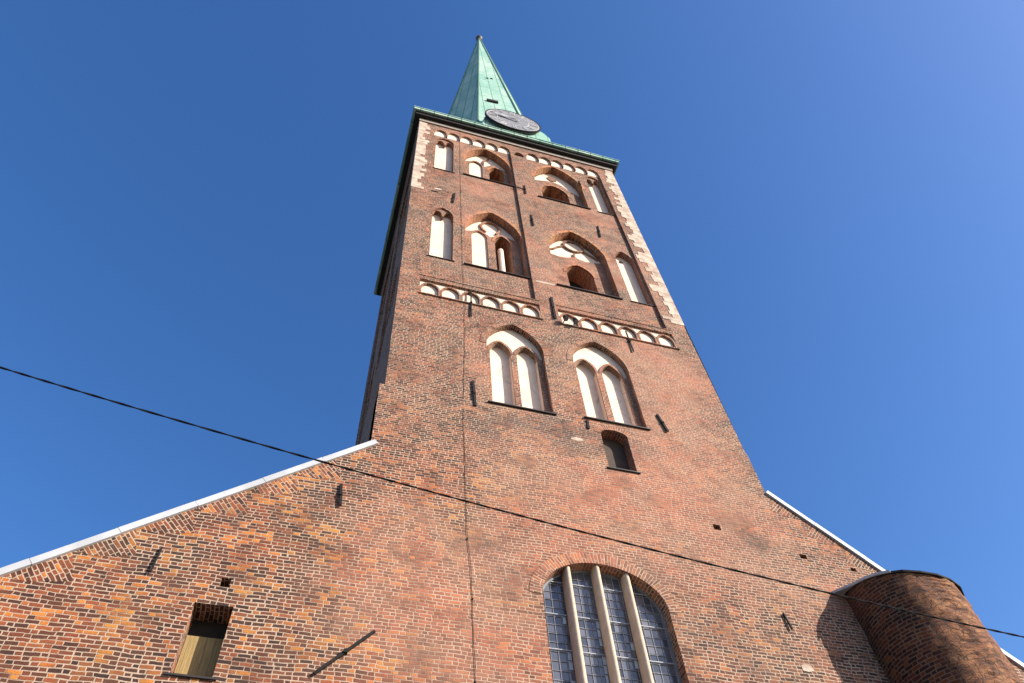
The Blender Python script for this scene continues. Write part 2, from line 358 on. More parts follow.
church = empty('brick_church')
tag(church, 'tall red brick church with gabled front, cream blind windows and green copper spire', 'church')

# ------------------------------------------------------------------ lower west front (gable wall)
big = arch(4.73, 7.58, -.2+2.0, 10.22, 11.26)
smallw = arch(6.98, 7.78, 14.60, 16.02, 16.24)
loww = [(-1.81, 7.58), (-1.15, 7.58), (-1.15, 8.97), (-1.81, 8.97)]
def sq(x, z, w_, h): return [(x, z), (x+w_, z), (x+w_, z+h), (x, z+h)]
holes_small = [sq(-1.5, 9.36, .17, .2), sq(9.50, 12.98, .2, .18), sq(11.72, 12.46, .2, .15), sq(13.1, 12.3, .16, .12)]
outer = [(-9, -1.6), (20, -1.6), (20, 6.84), (14.2, 12.25), (11.60, 14.72), (11.60, 16.36), (.80, 16.36), (.80, 13.84), (-5, 8.92), (-9, 5.54)]
r3L = arch(3.83, 5.68, 16.50, 19.5, 20.93); r3R = arch(6.66, 8.54, 16.64, 19.5, 20.95)
g = MB()
g.sheet(lowf, 0, outer, [big, smallw, loww]+holes_small)
g.reveal(lowf, outer, 0, .85, True)
for h, d in ((big, .42), (smallw, .34), (loww, .5)): g.reveal(lowf, h, 0, d)
for h in holes_small: g.reveal(lowf, h, 0, .22); g.sheet(lowf, .22, h)
# tumbled brickwork: triangles of courses laid square to the slope, under the coping
sl_ = math.atan(.8415)
for i in range(9):
    xa = -6.55+i*.83; xb = xa+.80
    za, zb = 13.84+(xa-.80)*.848-.01, 13.84+(xb-.80)*.848-.01
    apx = (xb+.02+.22+random.uniform(-.05, .05), zb-.60+random.uniform(-.06, .06))
    if xb > .7: continue
    g.sheet(lowf, -.004, [(xa, za), (xa+.36, za-.06+.0), apx, (xb, zb)], rot=sl_+math.pi/2+.02, uvo=(i*1.7, i*.9))
for i in range(4):
    xb = 14.0-i*.78; xa = xb-.72
    za, zb = 14.72-(xa-11.60)*.95-.01, 14.72-(xb-11.60)*.95-.01
    if xa < 11.65: continue
    g.sheet(lowf, -.004, [(xa, za), (xa-.2, za-.56), (xb-.35, zb-.02), (xb, zb)], rot=-math.atan(.95)+math.pi/2, uvo=(i*1.3, i*.7))
g.build('gable_wall', BR, church)
rg = MB(); ring(rg, lowf, head_only(big), .29, -.012, .01); rg.build('window_arch', BA, church)

# big arched window: half-round mullions, leaded glass, saddle bars
win = MB()
xs = [(4.73, 5.33), (5.47, 6.03), (6.18, 6.72), (6.88, 7.58)]
fr = big
win.sheet(lowf, .30, fr); W = win.build('arched_window', GL, church)
for x in (5.40, 6.105, 6.80):
    m = MB(); n = 10
    ztop = 10.22+1.04*math.sqrt(max(0, 1-((x-6.155)/1.425)**2))+.0
    prof = [(x+.07*math.cos(math.pi+math.pi*k/n), -.0+.0+.10*(-math.sin(math.pi*k/n))+.10) for k in range(n+1)]
    prof = [(x-.07, .31)]+prof+[(x+.07, .31)]
    for (xa, ya), (xb, yb) in zip(prof, prof[1:]):
        m.face([lowf(xa, 1.8, ya+.03 if ya < .3 else ya), lowf(xb, 1.8, yb+.03 if yb < .3 else yb), lowf(xb, ztop, yb+.03 if yb < .3 else yb), lowf(xa, ztop, ya+.03 if ya < .3 else ya)], [(0, 0)]*4)
    m.build('mullion', MU, W, True)
def chord(z): return 1.425*math.sqrt(max(0, 1-((z-10.22)/1.04)**2)) if z > 10.22 else 1.425
m = MB(); z = 1.9
lead = MB()
zz = 1.85
while zz < 11.2:
    k = round((zz-8.32)/.2075)
    c = chord(zz)
    if c > .15 : lead.bar(lowf(6.155-c, zz, .29), lowf(6.155+c, zz, .29), .004, .014)
    zz += .2075
x = GX0+.166
while x < 7.55:
    t = abs(x-6.155)/1.425; zt = 10.22+1.04*math.sqrt(max(0, 1-t*t))
    lead.bar(lowf(x, 1.8, .29), lowf(x, zt, .29), .0045, .014, (0, -1, 0)); x += .166
lead.build('lead_came', LEAD, W)
for x0, k0 in ((5.20, 9), (5.93, 7), (6.62, 9)):
    for k in range(40):
        z0 = GZ0+(k-30)*GPZ
        if random.random() < .55 and 2 < z0 < 10.1:
            pp = MB(); pp.sheet(lowf, .288, rect(x0+.02, x0+.02+random.uniform(.05, .09), z0+.012, z0+GPZ-.012)); pp.build('pale_pane', PALE, W)
z = 1.68
while z < 11:
    c = chord(z)
    if c > .4:
        q = MB(); q.bar(lowf(6.155-c, z, .262), lowf(6.155+c, z, .262), .02, .02); q.build('saddle_bar', LEAD, W)
        st_ = MB()
        for x in (5.40, 6.105, 6.80): st_.bar(lowf(x+.06, z+.01, .16), lowf(x+.22, z+.01, .16), .03, .03)
        for x in (5.40, 6.105, 6.80): st_.bar(lowf(x+.075, z+.01, .15), lowf(x+.075, z+.01, .27), .03, .03, (0, 0, 1))
    z += .83
fm = MB()
for q in range(len(fr)-2):
    pass
ins = [(6.155+(x-6.155)*.968, 10.22+(z-10.22)*.955 if z > 10.22 else z) for x, z in fr]
fm.plate(lowf, fr, .25, .30, [ins]); fm.build('window_frame', plain('grey iron frame', (.20, .21, .23), (.13, .14, .16), 6, .5, bump=0), W)
s_ = MB(); s_.box(4.65, 7.66, F-.12, F+.3, 1.72, 1.8); s_.build('sill', MU, W)

def sill(par, x0, x1, z, y, pr=.05, th=.03, dep=.3):
    s_ = MB(); s_.box(x0-.07, x1+.07, y-pr, y+dep, z-th, z+.004)
    return s_.build('sill', SI, par)

# small dark hatch window above it, and the boarded window in the left gable
o = MB(); o.sheet(lowf, .32, smallw); o = o.build('hatch_window', plain('brown board', (.075, .045, .03), (.045, .03, .022), 5, .85), church)
sill(o, 6.98, 7.78, 14.60, F-.03, .05)
q = MB(); ring(q, lowf, head_only(smallw), .2, -.008, .01); q.build('window_arch', BA, o)
o = MB(); o.sheet(lowf, .5, loww); o = o.build('boarded_window', VOID, church)
q = MB(); q.box(-1.80, -1.16, F+.33, F+.36, 7.59, 8.56); q.build('wooden_board', WD, o)
sill(o, -1.81, -1.15, 7.58, F-.03, .04, .03, .15)

# ------------------------------------------------------------------ tower front
PX0, PX1, QX0, QX1 = 1.65, 5.73, 6.62, 10.74
PZ0, PZ1, FZ = 22.98, 38.60, 39.42
def panel_outline(x0, x1, n):
    pitch = (x1-x0)/n; L = [(x0, PZ0), (x1, PZ0)]
    for i in reversed(range(n)):
        cx = x0+pitch*(i+.5); hw = pitch*.46; zs = 38.94
        L += [(cx+hw+ (pitch*.04 if i == n-1 else 0), PZ1+.0)] if i == n-1 else [(cx+hw, PZ1+.06)]
        L += [(cx+hw*math.cos(math.pi*k/10), zs+(FZ-zs)*math.sin(math.pi*k/10)) for k in range(11)]
        L += [(cx-hw-(pitch*.04 if i == 0 else 0), PZ1)] if i == 0 else [(cx-hw, PZ1+.06)]
    return L
panL, panR = panel_outline(PX0, PX1, 6), panel_outline(QX0, QX1, 6)
oval = arch(5.93, 6.47, 38.45, 38.7, 39.05)
frzL = [(1.62, 21.72), (5.83, 21.72), (5.83, 22.93), (1.62, 22.93)]
frzR = [(6.50, 21.70), (10.86, 21.70), (10.86, 22.90), (6.50, 22.90)]
frz = []
for fz in (frzL, frzR): frz.append([(fz[0][0], fz[0][1]), (fz[1][0], fz[1][1]), (fz[2][0], fz[0][1]+1.0), (fz[3][0], fz[0][1]+1.0)])
upo = [(.94, 16.36), (11.60, 16.36), (11.57, 23.0), (11.66, 40.2), (.85, 40.2), (.88, 30.6)]
PD = .11                                                   # how deep the two long panels lie
t = MB()
t.sheet(front, 0, upo, [panL, panR, oval, r3L, r3R]+frz)
t.reveal(front, panL, 0, PD); t.reveal(front, panR, 0, PD); t.reveal(front, oval, 0, .25); t.sheet(front, .25, oval)
w2L = arch(3.23, 5.62, 24.74, 28.0, 30.18); w2R = arch(6.80, 9.32, 24.77, 28.0, 30.2)
w1L = arch(3.24, 5.62, 34.0, 36.3, 38.48); w1R = arch(6.87, 9.40, 33.55, 36.2, 38.45)
n2L = arch(1.88, 2.75, 24.76, 28.7, 29.42); n2R = arch(9.80, 10.66, 24.80, 28.55, 29.36)
n1L = arch(1.80, 2.71, 33.85, 37.95, 38.45); n1R = arch(9.88, 10.66, 33.50, 37.95, 38.42)
wd = .31                                                   # depth of the window recesses behind the panel
t.sheet(front, PD, rect(PX0-.02, PX1+.02, PZ0-.02, PZ1+.05), [w2L, n2L, w1L, n1L])
t.sheet(front, PD, rect(QX0-.02, QX1+.02, PZ0-.02, PZ1+.05), [w2R, n2R, w1R, n1R])
for h in (n2L, n2R, n1L, n1R): t.reveal(front, h, PD, PD+.26)
for h in (r3L, r3R): t.reveal(front, h, 0, .20)
for h in frz: t.reveal(front, h, 0, .10)
# left flank with its own long panels and niches, right flank, back
def left(u, z, d): return (.86+(40.2-z)*.0035+d, u, z)     # u runs away from the camera
fl = [[(u0, z0), (u1, z0), (u1, z1), (u0, z1)] for u0, u1 in ((13.0, 17.0), (18.0, 22.0)) for z0, z1 in ((23.2, 38.6),)]
t.sheet(left, 0, [(F, 16.36), (22.8, 16.36), (22.8, 40.2), (F, 40.2)], fl)
nich = []
for u0, u1 in ((13.0, 17.0), (18.0, 22.0)):
    hs = [arch(u0+a, u0+b, z0, z1, z1+.9) for a, b in ((.3, 1.2), (1.7, 3.6)) for z0, z1 in ((24.6, 28.3), (33.6, 36.8))]
    t.sheet(left, .11, rect(u0, u1, 23.2, 38.6), hs); nich += hs
    t.reveal(left, rect(u0, u1, 23.2, 38.6), 0, .11)
for h in nich: t.reveal(left, h, .11, .35)
t.face([(11.60, F, 16.36), (11.60, 22.8, 16.36), (11.66, 22.8, 40.2), (11.66, F, 40.2)], [(0, 0), (10.8, 0), (10.8, 24), (0, 24)])
t.face([(.86, 22.8, 16.36), (11.60, 22.8, 16.36), (11.66, 22.8, 40.2), (.86, 22.8, 40.2)], [(0, 0), (10.8, 0), (10.8, 24), (0, 24)])
# lower stage behind the gable
for x in (.80, 11.60):
    t.face([(x, F+.8, 5), (x, 22.9, 5), (x, 22.9, 16.36), (x, F-.03, 16.36), (x, F-.03, 13.8), (x, F+.8, 13.8)], [(0, 5), (10.8, 5), (10.8, 16.36), (0, 16.36), (0, 13.8), (.8, 13.8)])
t.face([(.80, F-.03, 16.36), (11.60, F-.03, 16.36), (11.60, 22.9, 16.36), (.80, 22.9, 16.36)], [(0, 0), (10, 0), (10, 10), (0, 10)])
t.build('tower_wall', BR, church)
for h in nich: p = MB(); p.sheet(left, .35, h); p.build('plaster_panel', PL, church)
p = MB()
p.sheet(front, PD-.004, rect(PX0, PX1, PZ1+.06, 39.5)); p.build('frieze_plaster', PL, church)
p = MB(); p.sheet(front, PD-.004, rect(QX0, QX1, PZ1+.06, 39.5)); p.build('frieze_plaster', PL, church)
p = MB(); p.sheet(front, .2, sq(6.0, 38.5, .38, .16)); p.build('plaster_patch', PL, church)

# arched friezes between the stages
for fi, fz in enumerate((frzL, frzR)):
    x0, x1, z0 = fz[0][0], fz[1][0], fz[0][1]; n = 6
    b = MB(); b.sheet(front, .09, frz[fi]); fo = b.build('arched_frieze', PL, church)
    pitch = (x1-x0)/n
    rb = MB()
    for i in range(n):
        cx = x0+pitch*(i+.5); hw = .285
        L = head_only(arch(cx-hw, cx+hw, z0+.02, z0+.40, z0+.78, 8))
        L = [(cx+hw, z0)]+L+[(cx-hw, z0)]
        ring(rb, front, L, (pitch-.57)*.47, .0, .1)
    rb.build('arch_rib', BA, fo)
    lg = MB(); nb = int((x1-x0)/.16)
    lg.box(x0-.03, x1+.03, F-.05, F+.1, z0-.05, z0-.004)
    lg.build('ledge', BR, fo)
    lg = MB(); lg.box(x0-.02, x1+.02, F-.02, F+.1, 22.95-.02*fi, 23.0-.02*fi)
    lg.build('string_course', BR, fo)

# row of the two tall twin-light blind windows
TD = .20
def twin(out, l1, l2, zs, za, mull):
    b = MB(); A1, A2 = arch(l1[0], l1[1], out[0][1]+.02, zs, za, 9), arch(l2[0], l2[1], out[0][1]+.02, zs, za, 9)
    b.sheet(front, TD, out, [A1, A2]); b.reveal(front, A1, TD, TD+.17); b.reveal(front, A2, TD, TD+.17)
    o = b.build('blind_window', PL, church)
    for A in (A1, A2): p = MB(); p.sheet(front, TD+.17, A); p.build('plaster_panel', PL, o)
    r = MB()
    for A in (A1, A2): ring(r, front, head_only(A), .085, TD-.04, TD+.16)
    r.build('lancet_arch', BA, o)
    m = MB(); m.plate(front, rect(mull[0], mull[1], out[0][1], zs+.02), TD-.04, TD+.16)
    m.plate(front, rect(out[0][0]+.002, l1[0]-.002, out[0][1], zs+.02), TD-.04, TD+.16); m.plate(front, rect(l2[1]+.002, out[1][0]-.002, out[0][1], zs+.02), TD-.04, TD+.16)
    m.build('brick_mullion', BR, o)
    sill(o, out[0][0], out[1][0], out[0][1], F, .06, .035)
    r = MB(); ring(r, front, head_only(out), .21, -.015, .01); r.build('window_arch', BA, o)
twin(r3L, (3.97, 4.64), (4.83, 5.50), 19.38, 19.98, (4.642, 4.828))
twin(r3R, (6.79, 7.45), (7.66, 8.33), 19.36, 19.96, (7.452, 7.658))

# tracery windows of the two upper stages
def tracery(out, blanks, opens, shafts=()):
    y = PD+wd
    b = MB(); b.sheet(front, y-.001, out, blanks+opens)
    for h in blanks: b.reveal(front, h, y, y+.07)
    o = b.build('blind_window', BR, church)
    for h in blanks: p = MB(); p.sheet(front, y+.07, h); p.build('plaster_panel', PL, o)
    for h in opens: v = MB(); v.sheet(front, y+.75, h); v.build('opening', VOID, o)
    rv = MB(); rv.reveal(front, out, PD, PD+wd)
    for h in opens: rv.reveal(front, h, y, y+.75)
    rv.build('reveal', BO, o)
    for x0, x1, z0, z1 in shafts:
        s_ = MB(); s_.tube([((x0+x1)/2, F+y+.16, z0), ((x0+x1)/2, F+y+.16, z1)], (x1-x0)/2, 12); s_.build('shaft', PL, o, True)
    r = MB()
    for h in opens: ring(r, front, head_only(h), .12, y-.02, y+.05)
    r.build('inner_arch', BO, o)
    sill(o, out[0][0], out[1][0], out[0][1], F+PD, .07, .035)
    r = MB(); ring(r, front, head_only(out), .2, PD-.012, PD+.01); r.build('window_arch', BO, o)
    return o
K = 12.42/12.55
def head_above(out, low):                                   # the head of an opening, closed below by the points low (left to right)
    zl, zr = low[0][1], low[-1][1]; hd = out[2:]; m_ = len(hd)//2
    cx = (out[0][0]+out[1][0])/2
    def ins(p): return (cx+(p[0]-cx)*.985, p[1]-.02)
    arc = [ins(p) for p in hd if (p[0] > cx and p[1] > zr) or (p[0] <= cx and p[1] > zl)]
    x0 = min(arc, key=lambda p: p[0])[0]; x1 = max(arc, key=lambda p: p[0])[0]
    return [(max(min(x, x1), x0) if 0 < k < len(low)-1 else (x0 if k == 0 else x1), z) for k, (x, z) in enumerate(low)]+arc
def rib(mb, pts, wd_=.085): ring(mb, front, pts, wd_, PD+wd-.015, PD+wd+.065)
def arc_pts(cx, cz, rx, rz, a0, a1, n=12): return [(cx+rx*math.cos(math.radians(a0+(a1-a0)*k/n)), cz+rz*math.sin(math.radians(a0+(a1-a0)*k/n))) for k in range(n+1)]
wm = K
lanc = sc(arch(3.62, 4.28, 25.5, 28.45, 28.98, 8), wm)
o = tracery(w2L, [lanc, head_above(w2L, sc([(3.5, 28.75), (3.66, 28.85), (3.8, 29.0), (3.95, 29.1), (4.1, 29.05), (4.3, 28.8), (4.42, 28.66), (4.56, 28.75), (4.7, 29.0), (4.95, 29.1), (5.2, 28.95), (5.4, 28.8)], wm))],
        [sc(arch(4.60, 5.28, 25.5, 28.3, 28.95, 8), wm)], [(4.70, 4.94, 24.9, 27.6)])
r = MB(); rib(r, arc_pts(4.42, 29.28, .36, .50, -60, 240, 20)); r.build('tracery_rib', BA, o)
o = tracery(w2R, [head_above(w2R, sc([(7.1, 28.5), (7.35, 28.36), (7.7, 28.4), (8.02, 28.55), (8.14, 28.68), (8.26, 28.55), (8.6, 28.42), (8.95, 28.5), (9.1, 28.6)], wm))],
        [sc(arch(7.56, 8.74, 25.5, 27.0, 27.85, 8), wm)])
r = MB(); rib(r, arc_pts(8.14, 29.42, .40, .44, 0, 360, 26)); r.build('tracery_rib', BA, o)
r = MB(); rib(r, sc([(7.72, 29.5), (7.45, 29.28), (7.25, 29.02), (7.08, 28.9)], wm), .06); r.build('tracery_rib', BA, o)
r = MB(); rib(r, sc([(9.2, 28.9), (9.05, 29.05), (8.8, 29.26), (8.55, 29.5)], wm), .06); r.build('tracery_rib', BA, o)
r = MB(); rib(r, sc([(8.19, 28.98), (8.17, 28.62)], wm), .08); r.build('tracery_rib', BA, o)
lanc = sc(arch(3.62, 4.30, 34.6, 36.95, 37.5, 8), wm)
o = tracery(w1L, [lanc, head_above(w1L, sc([(3.5, 37.25), (3.7, 37.4), (3.85, 37.6), (4.0, 37.66), (4.15, 37.55), (4.3, 37.25), (4.44, 37.1), (4.6, 37.3), (4.8, 37.55), (5.05, 37.55), (5.3, 37.3), (5.4, 37.1)], wm))],
        [sc(arch(4.64, 5.42, 34.6, 36.6, 37.3, 8), wm)])
r = MB(); rib(r, sc([(4.72, 38.45), (4.55, 38.2), (4.44, 37.85), (4.40, 37.3)], wm), .08); r.build('tracery_rib', BA, o)
o = tracery(w1R, [head_above(w1R, sc([(7.1, 37.05), (7.35, 37.15), (7.7, 37.3), (8.05, 37.4), (8.4, 37.3), (8.7, 37.0), (8.9, 36.6), (9.05, 36.2)], wm))],
        [sc(arch(7.34, 8.76, 34.4, 35.75, 36.76, 8), wm)])
q = MB(); q.plate(front, sc(circ(8.14, 37.95, .27, .32), K), PD+wd+.03, PD+wd+.08); q.build('roundel', BA, o)

def niche(out, cusp, dot=None):
    y = PD+.26
    p = MB(); p.sheet(front, y, out); o = p.build('blind_niche', PL, church)
    x0, x1 = out[0][0], out[1][0]; cx = (x0+x1)/2; zt = max(z for x, z in out)
    if cusp:
        zs = zt-.62; hw = (x1-x0)/4-.035
        c = MB()
        hd = [(x, z) for x, z in out if z > zs]
        L = [(x0, zs-.10)]
        for m in (x0+(x1-x0)/4, x0+3*(x1-x0)/4):
            L += [(m-hw, zs-.10)]+[(m+hw*math.cos(math.pi-math.pi*k/8), zs+.0+.36*math.sin(math.pi*k/8)) for k in range(9)]+[(m+hw, zs-.10)]
        L += [(x1, zs-.10)]+hd
        c.plate(front, L, PD+.06, PD+.24); c.build('cusped_head', BR, o)
    if dot:
        d = MB(); d.tube([(dot[0], F+y-.03, dot[1]), (dot[0], F+y+.01, dot[1])], .09, 12); d.build('vent', IR, o)
    sill(o, x0, x1, out[0][1], F+PD, .04, .03, .2)
    r = MB(); ring(r, front, head_only(out), .13, PD-.01, PD+.01); r.build('window_arch', BA, o)
niche(n2L, True); niche(n1L, True); niche(n1R, True); niche(n2R, False, (10.20, 28.8))

# pale stone quoins, toothed into the brick
def quoin(x_out, sgn, z0, z1, wmin, wmax, k):
    q = MB(); z = z0
    while z < z1-.05:
        h = random.uniform(.22, .42); h = min(h, z1-z); wq = random.uniform(wmin, wmax)
        if random.random() < .15: wq *= .7
        xo = k(z); a, b = sorted((xo, xo+sgn*wq))
        q.box(a, b, F-.012-random.random()*.006, F+.3, z+.006, z+h-.006); z += h
    q.build('quoin', ST, church)
quoin(0, 1, 30.65, 40.1, .30, .62, lambda z: .878-(z-30.6)*.0032-.02)
quoin(0, -1, 23.55, 40.1, .38, .82, lambda z: 11.573+(z-23)*.0051+.02)
for x, z, w_, h in ((5.83, 24.42, .78, .13), (1.86, 31.05, .34, .12), (6.05, 15.5, .36, .1), (10.35, 9.2, .3, .14), (11.5, 9.5, .0, .0)):
    if w_:
        q = MB(); L = [(x+random.uniform(-.03, .03), z), (x+w_*.5, z-.02), (x+w_, z+.02), (x+w_-.03, z+h), (x+w_*.4, z+h+.02), (x+.02, z+h-.02)]
        q.plate(front if z > 16 else lowf, L, -.006, .01); q.build('mortar_patch', ST, church)

# iron wall anchors
def anchor(a, b, wdt=.075, cross=False, y=F, pin=True):
    m = MB(); A = (a[0], y-.03, a[1]); B = (b[0], y-.05, b[1])
    m.bar(A, B, wdt*.68, .04)
    c = ((a[0]+b[0])/2, y, (a[1]+b[1])/2)
    if pin: m.bar((c[0], y-.085, c[2]), (c[0], y+.02, c[2]), .07, .07, (0, 0, 1))
    if cross: m.bar((c[0]-.42, y-.03, c[2]+.1), (c[0], y-.03, c[2]), .035, .03)
    m.build('wall_anchor', IR, church)
anchor((3.36, 17.3), (3.40, 16.15), .10); anchor((6.66, 16.5), (6.63, 16.1), .10, pin=False)
anchor((8.94, 22.1), (8.96, 20.8), .06); anchor((9.02, 17.45), (9.17, 16.68), .10)
anchor((2.78, 31.3), (2.72, 30.2), .11, y=F+PD); anchor((6.15, 34.2), (6.14, 33.1), .08, cross=True); anchor((6.2, 30.7), (6.2, 29.55), .09)
anchor((9.38, 37.2), (9.37, 36.2), .09, y=F+PD); anchor((9.50, 31.6), (9.42, 30.35), .09, y=F+PD)
anchor((3.37, 22.6), (3.35, 20.85), .055); anchor((6.34, 23.4), (6.32, 21.9), .12)
anchor((.30, 12.4), (.36, 11.75), .08, y=F-.03); anchor((1.37, 8.82), (.43, 7.84), .075, y=F-.03); anchor((-2.69, 10.02), (-2.70, 9.43), .035, y=F-.03, pin=False)
anchor((10.46, 10.62), (10.50, 10.2), .05, y=F-.03, pin=False)

# ------------------------------------------------------------------ eaves, spire, clock
c = MB(); c.box(.56, 11.95, 11.72, 23.08, 40.34, 40.585); c.build('cornice', DK, church)
c = MB(); c.box(.80, 11.72, 11.93, 22.85, 39.98, 40.33); c.build('wall_plate', plain('grey render band', (.30, .25, .21), (.24, .20, .17), 4, .9), church)
c = MB()
c.box(.42, 12.09, 11.56, 11.66, 40.60, 40.80); c.box(.42, .52, 11.66, 23.24, 40.60, 40.80); c.box(11.99, 12.09, 11.66, 23.24, 40.60, 40.80); c.box(.52, 11.99, 23.14, 23.24, 40.60, 40.80)
c.box(.38, 12.13, 11.52, 23.28, 40.80, 40.86)
c.build('eaves_gutter', CU, church)
AX, AY, AZ = 6.2, 15.9, 88.8                               # tip of the spire
BX, BY, BA_ = 5.88, 15.9, 3.68
PHI = -3
def octo(cx, cy, a, z, tilt=0): return [Vector((cx+a/math.cos(math.pi/8)*math.cos(math.radians(22.5+45*i+PHI)), cy+a/math.cos(math.pi/8)*math.sin(math.radians(22.5+45*i+PHI)), z)) for i in range(8)]
sp_ = MB(); base = octo(BX, BY, BA_, 43.2); top = octo(AX, AY, .14, 87.5); sk = octo(BX, BY+.15, BA_+.30, 40.85)
for i in range(8):
    j = (i+1) % 8; A, B, C, D = base[i], base[j], top[j], top[i]; w_ = (B-A).length; h = ((C+D)/2-(A+B)/2).length
    o_ = i*3.3; NS = 12
    for k in range(NS):
        f0, f1 = k/NS, (k+1)/NS
        q = [A.lerp(D, f0), B.lerp(C, f0), B.lerp(C, f1), A.lerp(D, f1)]; w0 = (q[1]-q[0]).length; w1 = (q[2]-q[3]).length
        sp_.face(q, [(o_+1.5-w0/2, f0*h), (o_+1.5+w0/2, f0*h), (o_+1.5+w1/2, f1*h), (o_+1.5-w1/2, f1*h)])
    sp_.face([sk[i], sk[j], B, A], [(o_, 0), (o_+w_, 0), (o_+w_, 2.4), (o_, 2.4)])
spire = sp_.build('spire', CU, church)
r = MB(); sq4 = [Vector(p) for p in ((.40, 11.54, 40.87), (12.11, 11.54, 40.87), (12.11, 23.26, 40.87), (.40, 23.26, 40.87))]
apex = Vector((BX+.3, 17.4, 43.0))
for i in range(4): r.face([sq4[i], sq4[(i+1) % 4], apex], [(0, 0), (11, 0), (5.5, 6)])
r.build('spire_skirt', CU, church)
rb = MB()
for i in range(8): rb.tube([base[i]+(base[i]-Vector((BX, BY, 43.2)))*.004, top[i]], .07, 6)
rb.build('hip_roll', CU, spire)
f_ = MB(); f_.tube([(AX, AY, 86.8), (AX, AY, 87.6), (AX, AY, 88.2)], [.26, .22, .16], 12)
f_.tube([(AX, AY, 88.0+.9*k/8) for k in range(9)], [max(.03, .38*math.sin(math.pi*k/8)) for k in range(9)], 14)
f_.tube([(AX, AY, 88.9), (AX, AY, 90.9)], [.07, .03], 6); f_.build('finial', plain('dark finial', (.05, .055, .05), (.09, .08, .06), 6, .5), spire, True)
def on_front(u, h):     # point on the spire's front face: u across (-1..1), h height
    A, B, C, D = base[5], base[6], top[6], top[5]; f = (h-43.2)/(87.5-43.2); l = A.lerp(D, f); r_ = B.lerp(C, f)
    return l.lerp(r_, (u+1)/2)
hb = MB(); a, b = on_front(-.56, 51.3), on_front(.06, 51.3)
hb.bar(a+Vector((0, -.06, 0)), b+Vector((0, -.06, 0)), .12, .42, (0, 0, 1)); hb.build('hatch', IR, spire)
for u, h in ((-.28, 61), (.1, 61.2)):
    hb = MB(); a, b = on_front(u-.12, h), on_front(u+.12, h); hb.bar(a, b, .12, .1, (0, 0, 1)); hb.build('roof_hook', IR, spire)

CX, CZ, CR, CY = 6.08, 43.55, 1.66, 11.62
d = MB(); L = [(4.30, 40.86), (8.30, 40.86), (8.30, 42.7), (8.0, 43.4), (7.2, 44.3), (6.08, 44.9), (5.0, 44.4), (4.45, 43.6), (4.30, 42.7)]
d.plate(lambda x, z, q: (x, 11.86+q, z), L, 0, 1.6); d.build('clock_dormer', CU, church)
ck = MB(); ck.tube([(CX, CY, CZ), (CX, CY+.12, CZ)], CR, 56); ck = ck.build('clock', DI, church)
def cl(x, z, q): return (CX+x, CY+q, CZ+z)
rm = MB(); n = 56
ou = circ(0, 0, CR+.02, CR+.02, n); inn = circ(0, 0, CR-.035, CR-.035, n); rm.plate(cl, ou, -.02, .1, [inn]); rm.build('rim', IR, ck)
rm = MB(); rm.plate(cl, circ(0, 0, .98, .98, n), -.012, .0, [circ(0, 0, .93, .93, n)]); rm.build('chapter_ring', SV, ck)
rm = MB(); rm.plate(cl, circ(0, 0, 1.56, 1.56, n), -.012, .0, [circ(0, 0, 1.52, 1.52, n)]); rm.build('chapter_ring', SV, ck)
ROM = ['XII', 'I', 'II', 'III', 'IIII', 'V', 'VI', 'VII', 'VIII', 'IX', 'X', 'XI']
for hI, s_ in enumerate(ROM):
    a = math.radians(90-30*hI); er = Vector((math.cos(a), math.sin(a))); et = Vector((er.y, -er.x)); m = MB()
    wds = {'I': .09, 'V': .17, 'X': .19}; tot = sum(wds[ch] for ch in s_)*1.0; pos = -tot/2
    def seg(p0, p1, th):
        A = er*(1.25+p0[1])+et*p0[0]; B = er*(1.25+p1[1])+et*p1[0]
        m.bar(cl(A.x, A.y, -.015), cl(B.x, B.y, -.015), th, .02)
    for ch in s_:
        w_ = wds[ch]; x0, x1 = pos+.02, pos+w_-.02; pos += w_
        if ch == 'I': seg(((x0+x1)/2, -.21), ((x0+x1)/2, .21), .045)
        if ch == 'V': seg(((x0+x1)/2, -.21), (x0, .21), .05); seg(((x0+x1)/2, -.21), (x1, .21), .03)
        if ch == 'X': seg((x0, .21), (x1, -.21), .05); seg((x0, -.21), (x1, .21), .03)
    m.build('numeral', SV, ck)
def hand(ang, ln, wd0):
    a = math.radians(90-ang); e = Vector((math.cos(a), math.sin(a))); p_ = Vector((e.y, -e.x)); m = MB()
    L = [e*-.35+p_*wd0*.6, e*-.35-p_*wd0*.6, e*ln*.75-p_*wd0*.8, e*ln, e*ln*.75+p_*wd0*.8]
    m.plate(cl, [(v.x, v.y) for v in L], -.10, -.07); m.build('clock_hand', SV, ck)
hand(279, 1.40, .075); hand(293, .95, .10)

# ------------------------------------------------------------------ copings, nave roof, stair turret
def coping(p0, p1, th):
    a, b = Vector((p0[0], 0, p0[1])), Vector((p1[0], 0, p1[1])); d = (b-a); L_ = d.length; d.normalize(); n = Vector((-d.z, 0, d.x))
    if n.z < 0: n = -n
    m = MB(); k = max(1, int(L_/1.35))
    for i in range(k):
        s, e = a+d*(L_*i/k+.004), a+d*(L_*(i+1)/k-.004); y0 = F-.09-.003*(i % 2); y1 = F+.95
        off = n*(.004*(i % 2))
        q = [s+off, e+off, e+off+n*th, s+off+n*th]
        for y, rv in ((y0, 0), (y1, 1)):
            pts = [v+Vector((0, y, 0)) for v in q]; m.face(pts[::-1] if rv else pts, [(0, 0)]*4)
        for u in range(4):
            v0, v1 = q[u], q[(u+1) % 4]; Y0, Y1 = Vector((0, y0, 0)), Vector((0, y1, 0)); m.face([v0+Y0, v0+Y1, v1+Y1, v1+Y0], [(0, 0)]*4)
    m.build('coping', CW, church)
coping((-9, 5.63-.10), (.97, 13.93+.0), .14); coping((11.57, 14.70), (20, 6.85), .125)
th = .12
